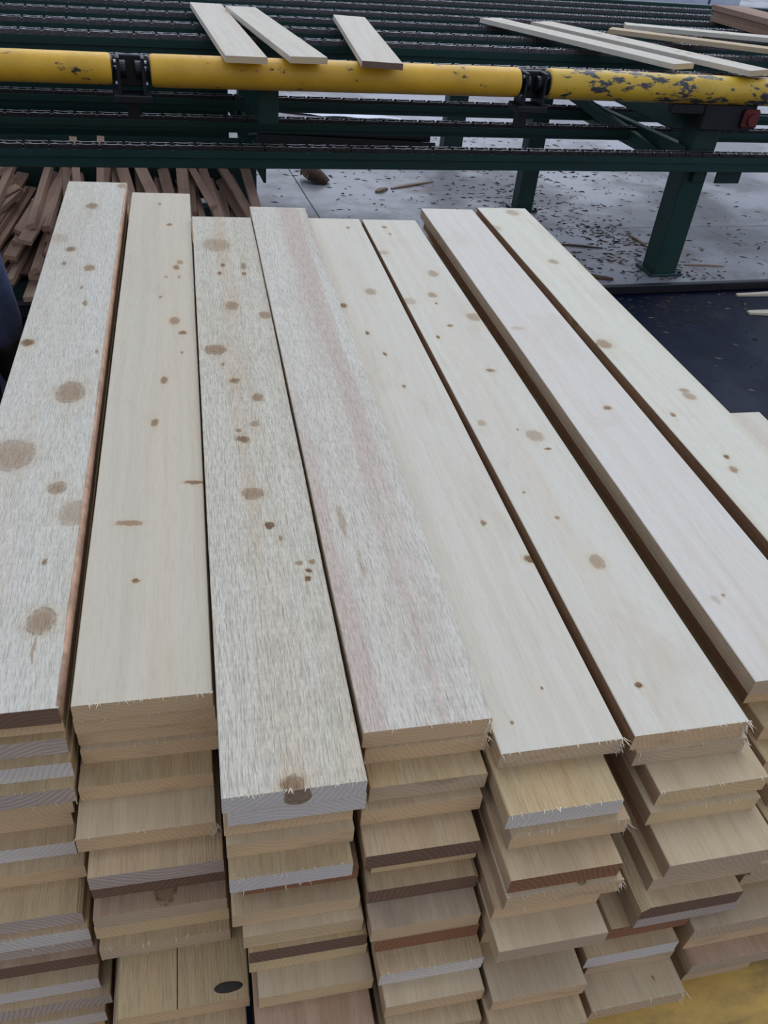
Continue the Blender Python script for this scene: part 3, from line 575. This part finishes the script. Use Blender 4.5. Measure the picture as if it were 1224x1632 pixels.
# chains: one link mesh shared by all
lk = MB()
for q in (-1, 1):
    pts = [(-0.0500, 0.006), (-0.0475, 0.022), (-0.043, 0.0255), (-0.004, 0.0235), (0.004, 0.0235), (0.043, 0.0255), (0.0475, 0.022), (0.0500, 0.006), (0.044, 0.0), (-0.044, 0.0)]
    y0, y1 = q * 0.021 - 0.004, q * 0.021 + 0.004; n = len(pts)
    fs = [(i, (i + 1) % n, n + (i + 1) % n, n + i) for i in range(n)] + [tuple(range(n)), tuple(reversed(range(n, 2 * n)))]
    lk.add([(x, y0, z) for x, z in pts] + [(x, y1, z) for x, z in pts], fs, [0 if 1 <= i <= 5 else 1 for i in range(n)] + [1, 1])
for x in (-0.027, 0.027): lk.cyl((x, -0.017, 0.012), (x, 0.017, 0.012), 0.0115, 10, 1)
for x in (-0.030, 0.030): lk.cyl((x, -0.0275, 0.013), (x, -0.0245, 0.013), 0.0055, 8, 1)
lk.box((0.052, 0, 0.010), (0.012, 0.026, 0.012), 0, 1)
LINK = lk.mesh('link', [M['chain'], M['chain_side']])
LINK_D = lk.mesh('link', [M['chain'], M['chain_dark']])
def chain(v, z, u0, u1, tilt, mesh, lab):
    root = empty('conveyor_chain', cv(1.0, v, z), rot=(0, -math.atan(tilt), 0.08)); tag(root, lab, 'chain', 'roller chains on the conveyor rails')
    n = int((u1 - u0) / 0.104)
    for i in range(n):
        o = bpy.data.objects.new('link', mesh); COL.objects.link(o); o.parent = root; o.location = (u0 - 1.0 + i * 0.104, random.uniform(-.002, .002), 0)
for i, v in enumerate(UP_V):
    chain(v, 0.0031, -1.25, 3.5 + 0.28 * v + 0.4, TILT, LINK, ('worn steel chain on the upper rail nearest the yellow rollers' if i == 0 else f'worn steel chain on the {NUM[i + 1]} upper conveyor rail from the front'))
for i, v in enumerate(LOW_V):
    chain(v, -0.3435, -1.15, 3.6 + 0.3 * v, 0.0, LINK_D, f'dark oily chain on the {("front", "middle", "rear")[i]} one of the three lower conveyor rails')

# boards lying on the conveyor deck
def deck_board(near, far, W, end, lab, th=0.026, body='white', z=None):
    (u0, v0), (u1, v1) = near, far
    L = math.hypot(u1 - u0, v1 - v0); ang = math.atan2(v1 - v0, u1 - u0) - math.pi / 2
    b = board_mesh(W, L, th, rnd, None, 6); o = b.build('loose_board', [BODY[body], ENDS[end]])
    zz = (0.0595 if z is None else z)
    o.location = cv(u0, v0, zz + dz(u0) * .8); o.rotation_euler = (math.asin(max(-1, min(1, (dz(u1) - dz(u0) - 0.018) / L))) if z is None else 0, 0, 0.08 + ang)
    tag(o, lab, 'board', 'loose boards on the conveyor deck'); return o
deck_board((0.255, -0.165), (0.27, 1.42), 0.175, 'tan', 'pale board on the conveyor deck, leftmost of the loose boards')
deck_board((0.523, -0.145), (0.43, 1.19), 0.165, 'cream', 'pale slanted board on the deck, touching the leftmost loose board', z=0.0625)
deck_board((0.838, -0.186), (1.045, 1.21), 0.180, 'brown', 'short loose board with brown end, alone mid-deck over the yellow roller')
deck_board((2.506, 0.05), (2.00, 1.43), 0.165, 'cream', 'loose board whose end rests on the worn yellow roller, left of the right pair')
deck_board((2.895, -0.05), (2.33, 1.39), 0.185, 'cream', 'loose board reaching the right edge over the worn yellow roller')
deck_board((3.53, 0.62), (2.755, 1.27), 0.12, 'tan', 'narrow tan board lying askew on deck, lower of the two at upper right', body='cream')
deck_board((4.10, 1.00), (2.99, 1.50), 0.13, 'tan', 'pale board lying nearly along the chains at upper right of deck', body='white')
# brown boards stacked at the right end of the deck
for k in range(3):
    b = board_mesh(0.30, 0.7, 0.034, rnd, None, 3); o = b.build('brown_board', [BODY['strip'], ENDS['strip']])
    o.location = cv(4.22 + 0.02 * (k % 2), 1.40 + 0.01 * k, 0.062 + k * 0.0345); o.rotation_euler[2] = 0.10
    tag(o, f'dull brown board at right end of the deck, {("lowest", "middle", "topmost")[k]} of three stacked', 'board', 'brown boards stacked on the deck')

# ------------------------------------------------------------------ bundle of thin offcut strips at the left
rack = empty('strip_rack', cv(-0.45, 0.30, FLOOR), 0.08); tag(rack, 'low dark green steel rack under the heap of wooden strips', 'rack')
for v in (-0.38, 0.10, 0.62):
    m = MB(); m.box((0.0, v, 0.11), (1.75, 0.07, 0.09), 0.005); m.build('rack_beam', M['green'], rack)
for u in (-0.80, 0.80):
    m = MB(); m.box((u, 0.12, 0.034), (0.07, 1.15, 0.06), 0.005); m.build('rack_runner', M['green'], rack)
    m = MB(); m.box((u, 0.62, 0.28), (0.06, 0.06, 0.25), 0.005); m.build('rack_stake', M['green'], rack)
rs = random.Random(11)
STRIP = [board_mesh(w, l, t_, rs, None, 3).mesh('strip', [BODY['strip'], ENDS['strip']]) for w, l, t_ in ((0.045, 0.72, 0.022), (0.035, 0.64, 0.024), (0.055, 0.75, 0.020), (0.040, 0.60, 0.026))]
ns = 0
for layer in range(9):
    cnt = 15 - layer // 2
    for i in range(cnt):
        f = i / (cnt - 1)
        u = -1.08 + 1.36 * f + rs.uniform(-.03, .03)
        left = max(0.0, 1 - f * 2.2)
        o = bpy.data.objects.new('wood_strip', STRIP[rs.randrange(4)]); COL.objects.link(o)
        o.location = cv(u - 0.10 * left, -0.22 - 0.12 * left + rs.uniform(-.14, .10) + 0.020 * layer, FLOOR + 0.160 + layer * 0.031 + 0.10 * (f * .3) + rs.uniform(-.004, .006))
        o.rotation_euler = (0.035 + rs.uniform(-.01, .05) + 0.012 * layer, rs.uniform(-.5, .5), 0.08 - left * rs.uniform(.25, .62) + rs.uniform(-.13, .13))
        ns += 1
        tag(o, 'thin reddish brown wooden strip in the heap at left under the conveyor', 'strip', 'offcut strips heaped under the conveyor')
for u, v, z, tz in ((-0.49, -0.16, -0.665, 0.05), (-0.41, -0.14, -0.665, -0.03)):
    o = bpy.data.objects.new('wood_strip', STRIP[1]); COL.objects.link(o); o.location = cv(u, v, z); o.rotation_euler = (0.40, 0.1, 0.08 + tz)
    tag(o, f'wooden strip poking up behind the lower front rail, {"left" if tz > 0 else "right"} one of two', 'strip', 'strips sticking up from the heap')

# ------------------------------------------------------------------ things on the floor
for i, (a, b, w, h, z, lab) in enumerate((((0.66, 2.86), (2.19, 2.68), 0.20, 0.085, FLOOR + 0.001, 'long black steel channel on the floor, lower one of two'), ((0.50, 2.90), (2.10, 2.735), 0.20, 0.05, FLOOR + 0.0865, 'long black steel channel lying on top of another channel'))):
    L = math.hypot(b[0] - a[0], b[1] - a[1]); ang = math.atan2(b[1] - a[1], b[0] - a[0])
    m = MB(); m.box((L / 2, 0, 0.004), (L, w, 0.008)); m.box((L / 2, -w / 2 + 0.004, h / 2), (L, 0.008, h)); m.box((L / 2, w / 2 - 0.004, h / 2), (L, 0.008, h))
    o = m.build('steel_channel', M['black']); o.location = cv(a[0], a[1], z); o.rotation_euler[2] = 0.08 + ang; tag(o, lab, 'steel channel', 'steel channels on the floor')
m = MB(); rows = []
for i in range(15):
    x = i * 0.104; w = 0.02 + 0.10 * math.sin(math.pi * i / 14); zc = 0.004 + 0.012 * abs(math.sin(i * .9)) 
    rows.append([(x, -w, zc), (x, 0, zc + 0.004), (x, w, zc), (x, w, zc - 0.003), (x, 0, zc + .001), (x, -w, zc - 0.003)])
m.rings(rows); o = m.build('white_sheet', M['plastic']); o.location = cv(0.82, 3.97, FLOOR + 0.002); o.rotation_euler[2] = 0.08 - 0.22
tag(o, 'long pale plastic strip lying on the floor under the conveyor', 'plastic strip')
# curled bark piece
m = MB(); rows = []
for i in range(9):
    t_ = i / 8; w = 0.085 * math.sin(math.pi * (0.12 + 0.83 * t_)) + 0.004; y = -0.11 + 0.22 * t_
    rows.append([(-w, y, 0.004 + 0.05 * t_), (-w * .3, y, 0.02 + 0.075 * math.sin(math.pi * t_)), (w * .6, y, 0.03 + 0.10 * t_), (w, y, 0.012 + 0.02 * t_), (w * .6, y, 0.024 + 0.10 * t_), (-w * .3, y, 0.014 + 0.075 * math.sin(math.pi * t_))])
m.rings(rows); o = m.build('bark_piece', M['bark'], None, True); o.location = cv(1.03, 1.88, FLOOR - 0.002); o.rotation_euler = (0, 0, 0.9)
tag(o, 'curled brown piece of bark standing on the concrete floor', 'bark')
# loose slivers one can pick out
def sliver(a, b, w, h, mat, lab, z=FLOOR, cat='wood scrap', body=None):
    L = math.hypot(b[0] - a[0], b[1] - a[1]); ang = math.atan2(b[1] - a[1], b[0] - a[0])
    m = MB(); rows = []
    for i in range(6):
        t_ = i / 5; k = 1 - 0.55 * abs(t_ - .45) * 1.6; y = rs.uniform(-.1, .1) * w
        rows.append([(t_ * L, y - w / 2 * k, 0), (t_ * L, y + w / 2 * k, 0), (t_ * L, y + w / 2 * k, h * k), (t_ * L, y - w / 2 * k, h * k)])
    m.rings(rows); o = m.build('wood_sliver', mat); o.location = cv(a[0], a[1], z + 0.0005); o.rotation_euler[2] = 0.08 + ang
    tag(o, lab, cat, 'wood scraps on the floor'); return o
sliver((3.19, -0.135), (3.75, -0.16), 0.035, 0.018, M['fibre'], 'pale wooden stick on the dark floor at the right edge', PIT)
sliver((3.10, -0.375), (3.45, -0.43), 0.055, 0.018, M['fibre'], 'short pale stick on dark floor nearest the right edge', PIT)
sliver((2.05, 0.20), (2.42, 0.03), 0.05, 0.02, M['bark'], 'dark strip of bark just behind the black floor edge')
sliver((2.16, 0.42), (2.36, 0.40), 0.02, 0.012, M['bark'], 'short dark twig beside the rightmost long board')
sliver((2.33, 0.60), (2.62, 0.52), 0.016, 0.01, M['bark'], 'thin dark twig on concrete left of the right post')
sliver((1.55, 1.70), (1.92, 1.86), 0.03, 0.012, M['chip'], 'reddish shaving on concrete right of the bark piece')
sliver((1.42, 1.62), (1.52, 1.70), 0.04, 0.02, M['chip'], 'small brown chip on concrete right of the bark piece')
sliver((3.03, 0.22), (3.30, 0.18), 0.014, 0.01, M['chip'], 'reddish splinter on concrete right of the right post')
sliver((2.93, 0.75), (2.95, 0.50), 0.02, 0.012, M['chip'], 'pinkish stick leaning close behind the right post')
def litter(name, n, u0, u1, v0, v1, mat, lab, z, smin, smax, clump=None):
    m = MB()
    for i in range(n):
        if clump and rs.random() < 0.6:
            cu, cw, rr = rs.choice(clump); u = rs.gauss(cu, rr * 1.5); w = rs.gauss(cw, rr)
        else: u, w = rs.uniform(u0, u1), rs.uniform(v0, v1)
        if not (u0 <= u <= u1 and v0 <= w <= v1): continue
        l = rs.uniform(smin, smax); t_ = l * rs.uniform(.1, .35); a = rs.uniform(-1.0, .5) if rs.random() < .7 else rs.uniform(0, 3.1); ca, sa = math.cos(a), math.sin(a); h = rs.uniform(.002, .007)
        q = [(-l / 2, 0, 0), (0, -t_ / 2, 0), (l / 2, rs.uniform(-.3, .3) * t_, 0), (0, t_ / 2, 0), (rs.uniform(-.2, .2) * l, 0, h)]
        q = [(u + x * ca - y * sa, w + x * sa + y * ca, zz) for x, y, zz in q]
        m.add(q, [(3, 2, 1, 0), (0, 1, 4), (1, 2, 4), (2, 3, 4), (3, 0, 4)])
    o = m.build(name, mat); o.location = cv(0, 0, z + .0004); o.rotation_euler[2] = 0.08; tag(o, lab, 'litter', kind='stuff')
litter('bark_litter', 1300, 0.6, 4.4, 0.0, 3.4, M['debris'], 'dark bark crumbs and splinters scattered over the concrete floor', FLOOR, .006, .065, [(2.70, .80, .13), (2.85, .55, .12), (2.5, 1.2, .2), (2.6, .25, .15), (2.9, 0.04, .1), (2.4, 1.7, .2), (3.2, 2.3, .35)])
litter('chip_litter', 160, 0.6, 4.2, 0.0, 3.0, M['chip'], 'reddish wood chips scattered over the concrete floor', FLOOR, .010, .07)
litter('pit_litter', 260, 1.6, 4.0, -1.6, -0.1, M['debris'], 'dark crumbs on the black floor in front of the concrete edge', PIT, .01, .06, [(2.7, -.25, .15)])
litter('pit_chips', 36, 1.6, 4.0, -1.6, -0.1, M['chip'], 'small pale chips on the black floor in front of the concrete edge', PIT, .01, .05)

# ------------------------------------------------------------------ bundles in the yard beyond
def bundle(u, v, w, d, h, lab, wrapped):
    root = empty('lumber_bundle', cv(u, v, FLOOR), 0.08); tag(root, lab, 'lumber bundle', 'lumber bundles in the yard')
    for s in (-.38, 0, .38):
        m = MB(); m.box((s * w, 0, 0.05), (0.1, d, 0.1), 0.006); m.build('bearer', BODY['strip'], root)
    if wrapped:
        m = MB(); n = 14; rows = []
        for i in range(n + 1):
            x = -w / 2 + w * i / n; k = 0.015 * math.sin(i * 2.3)
            rows.append([(x, -d / 2 + k, 0.1), (x, -d / 2 - 0.02 + k, 0.1 + h * .5), (x, -d / 2 + .02, 0.1 + h - .02), (x, -d / 2 + .08, 0.1 + h + k), (x, d / 2 - .05, 0.1 + h + k), (x, d / 2, 0.1 + h - .03), (x, d / 2, 0.1)])
        m.rings(rows); m.build('wrap_film', M['film'], root, True)
        for s in (-.3, .3):
            m = MB(); m.box((s * w, -d / 2 - 0.022, 0.1 + h / 2), (0.03, 0.004, h * .98)); m.box((s * w, 0, 0.1 + h + 0.018), (0.03, d, 0.004)); m.build('strap', M['black'], root)
    else:
        for r in range(int(h / 0.05)):
            for q in range(int(w / 0.16)):
                m = MB(); m.box((-w / 2 + 0.08 + q * 0.16, rs.uniform(-.03, .03), 0.125 + r * 0.05), (0.152, d, 0.047), 0.003); m.build('board', BODY['red' if (r + q) % 3 else 'yellow'], root)
bundle(9.5, 11.8, 3.4, 1.1, 1.2, 'long white film wrapped lumber bundle at the upper right corner', True)
bundle(6.9, 11.8, 1.1, 1.1, 1.2, 'unwrapped orange brown lumber bundle between two white bundles', False)
bundle(5.2, 11.9, 1.6, 1.1, 1.2, 'smaller white film wrapped lumber bundle left of the brown one', True)

# ------------------------------------------------------------------ worker standing at the left edge (only a jacket hem shows)
def skin_figure(name, verts, edges, mat, parent=None, sub=2, root=0):
    me = bpy.data.meshes.new(name); me.from_pydata([v[:3] for v in verts], edges, []); o = bpy.data.objects.new(name, me); COL.objects.link(o)
    o.parent = parent; md = o.modifiers.new('skin', 'SKIN'); md.use_smooth_shade = True
    sv = me.skin_vertices[0].data if me.skin_vertices else None
    if sv is None:
        bpy.context.view_layer.objects.active = o; sv = me.skin_vertices[0].data
    for i, v in enumerate(verts): sv[i].radius = (v[3], v[4] if len(v) > 4 else v[3]); sv[i].use_root = (i == root)
    s = o.modifiers.new('sub', 'SUBSURF'); s.levels = sub; s.render_levels = sub
    me.materials.append(mat); return o
PX, PY = -0.640, 1.86
body_v = [(0, 0, .96, .125, .10), (0, 0, 1.12, .12, .095), (0, .01, 1.32, .145, .10), (0, .01, 1.45, .10, .08), (0, .015, 1.52, .055), (0, .03, 1.60, .072, .085), (0, .035, 1.70, .075, .092), (0, .03, 1.77, .045, .06),
          (.17, .01, 1.43, .055), (.20, -.02, 1.16, .042), (.20, .06, .89, .032), (.20, .08, .82, .034, .02), (-.17, .01, 1.43, .055), (-.21, -.02, 1.16, .042), (-.20, .06, .89, .032), (-.20, .08, .82, .034, .02),
          (.09, 0, .88, .085), (.10, .01, .50, .058), (.105, -.01, .10, .042), (.11, .09, .045, .042, .03), (-.09, 0, .88, .085), (-.10, .01, .50, .058), (-.105, -.01, .10, .042), (-.11, .09, .045, .042, .03),
          (0, .125, 1.655, .016)]
body_e = [(0, 1), (1, 2), (2, 3), (3, 4), (4, 5), (5, 6), (6, 7), (3, 8), (8, 9), (9, 10), (10, 11), (3, 12), (12, 13), (13, 14), (14, 15), (0, 16), (16, 17), (17, 18), (18, 19), (0, 20), (20, 21), (21, 22), (22, 23), (6, 24)]
for hand, sx in ((11, 1), (15, -1)):
    hx, hy, hz = body_v[hand][:3]
    for fi, (dy, ln) in enumerate(((-.028, .062), (-.010, .074), (.010, .070), (.027, .055))):
        i = len(body_v); body_v += [(hx, hy + dy, hz - .035, .009), (hx - sx * .006, hy + dy * 1.1 + .004, hz - .035 - ln * .55, .0085), (hx - sx * .022, hy + dy * 1.1 + .008, hz - .035 - ln, .007)]; body_e += [(hand, i), (i, i + 1), (i + 1, i + 2)]
    i = len(body_v); body_v += [(hx - sx * .008, hy + .035, hz - .005, .010), (hx - sx * .016, hy + .055, hz - .038, .009)]; body_e += [(hand, i), (i, i + 1)]
person = skin_figure('person', body_v, body_e, M['skin'])
person.location = (PX, PY, PIT); person.rotation_euler[2] = -0.35
tag(person, 'person in blue work jacket at the left edge, mostly out of frame', 'person')
jk_v = [(0, 0, .905, .185, .150), (0, 0, .98, .180, .145), (0, 0, 1.14, .165, .13), (0, .01, 1.33, .18, .13), (0, .01, 1.455, .12, .10), (0, .015, 1.51, .070),
        (.18, .01, 1.43, .078), (.205, -.02, 1.16, .064), (.20, .045, .895, .062), (-.18, .01, 1.43, .078), (-.215, -.02, 1.16, .064), (-.205, .045, .895, .062)]
jk = skin_figure('jacket', jk_v, [(0, 1), (1, 2), (2, 3), (3, 4), (4, 5), (4, 6), (6, 7), (7, 8), (4, 9), (9, 10), (10, 11)], M['denim'], person); jk['label'] = 'blue work jacket with crumpled hem'
tr_v = [(0, 0, .98, .15, .12), (.09, 0, .86, .105), (.10, .01, .50, .078), (.105, -.005, .13, .068), (-.09, 0, .86, .105), (-.10, .01, .50, .078), (-.105, -.005, .13, .068)]
skin_figure('trousers', tr_v, [(0, 1), (1, 2), (2, 3), (0, 4), (4, 5), (5, 6)], M['trouser'], person)
for sx in (1, -1):
    skin_figure('boot', [(sx * .105, -.015, .15, .055), (sx * .105, -.02, .06, .055, .055), (sx * .108, .07, .045, .052, .042), (sx * .112, .16, .038, .045, .035)], [(0, 1), (1, 2), (2, 3)], M['leather'], person)
skin_figure('hair', [(0, -.02, 1.68, .075, .06), (0, .01, 1.77, .085, .08), (0, .06, 1.785, .065, .05)], [(0, 1), (1, 2)], M['hair'], person)
for sx in (1, -1):     # work gloves over the hands
    g = [(sx * .20, .050, .925, .050), (sx * .20, .08, .82, .040, .026)]; ge = [(0, 1)]
    for dy, ln in ((-.028, .062), (-.010, .074), (.010, .070), (.027, .055)):
        i = len(g); g += [(sx * .20, .08 + dy, .785, .0125), (sx * (.20 - .006), .08 + dy * 1.1 + .004, .785 - ln * .55, .012), (sx * (.20 - .022), .08 + dy * 1.1 + .008, .785 - ln, .0105)]; ge += [(1, i), (i, i + 1), (i + 1, i + 2)]
    i = len(g); g += [(sx * (.20 - .008), .115, .815, .0135), (sx * (.20 - .016), .135, .782, .0125)]; ge += [(1, i), (i, i + 1)]
    skin_figure('glove', g, ge, M['leather'], person)
for sx in (1, -1):
    m = MB(); m.cyl((sx * .031, .118, 1.678), (sx * .031, .126, 1.678), .010, 10); m.build('eye', M['leather'], person)
m = MB(); m.box((0, .118, 1.60), (.046, .012, .009), .003); m.build('mouth', plain_mat('lips', (.30, .12, .09), .6), person)

# ------------------------------------------------------------------ raise everything so the concrete floor is z = 0
for o in list(S.objects):
    if o.parent is None and o.type in ('MESH', 'EMPTY'): o.location.z += LIFT
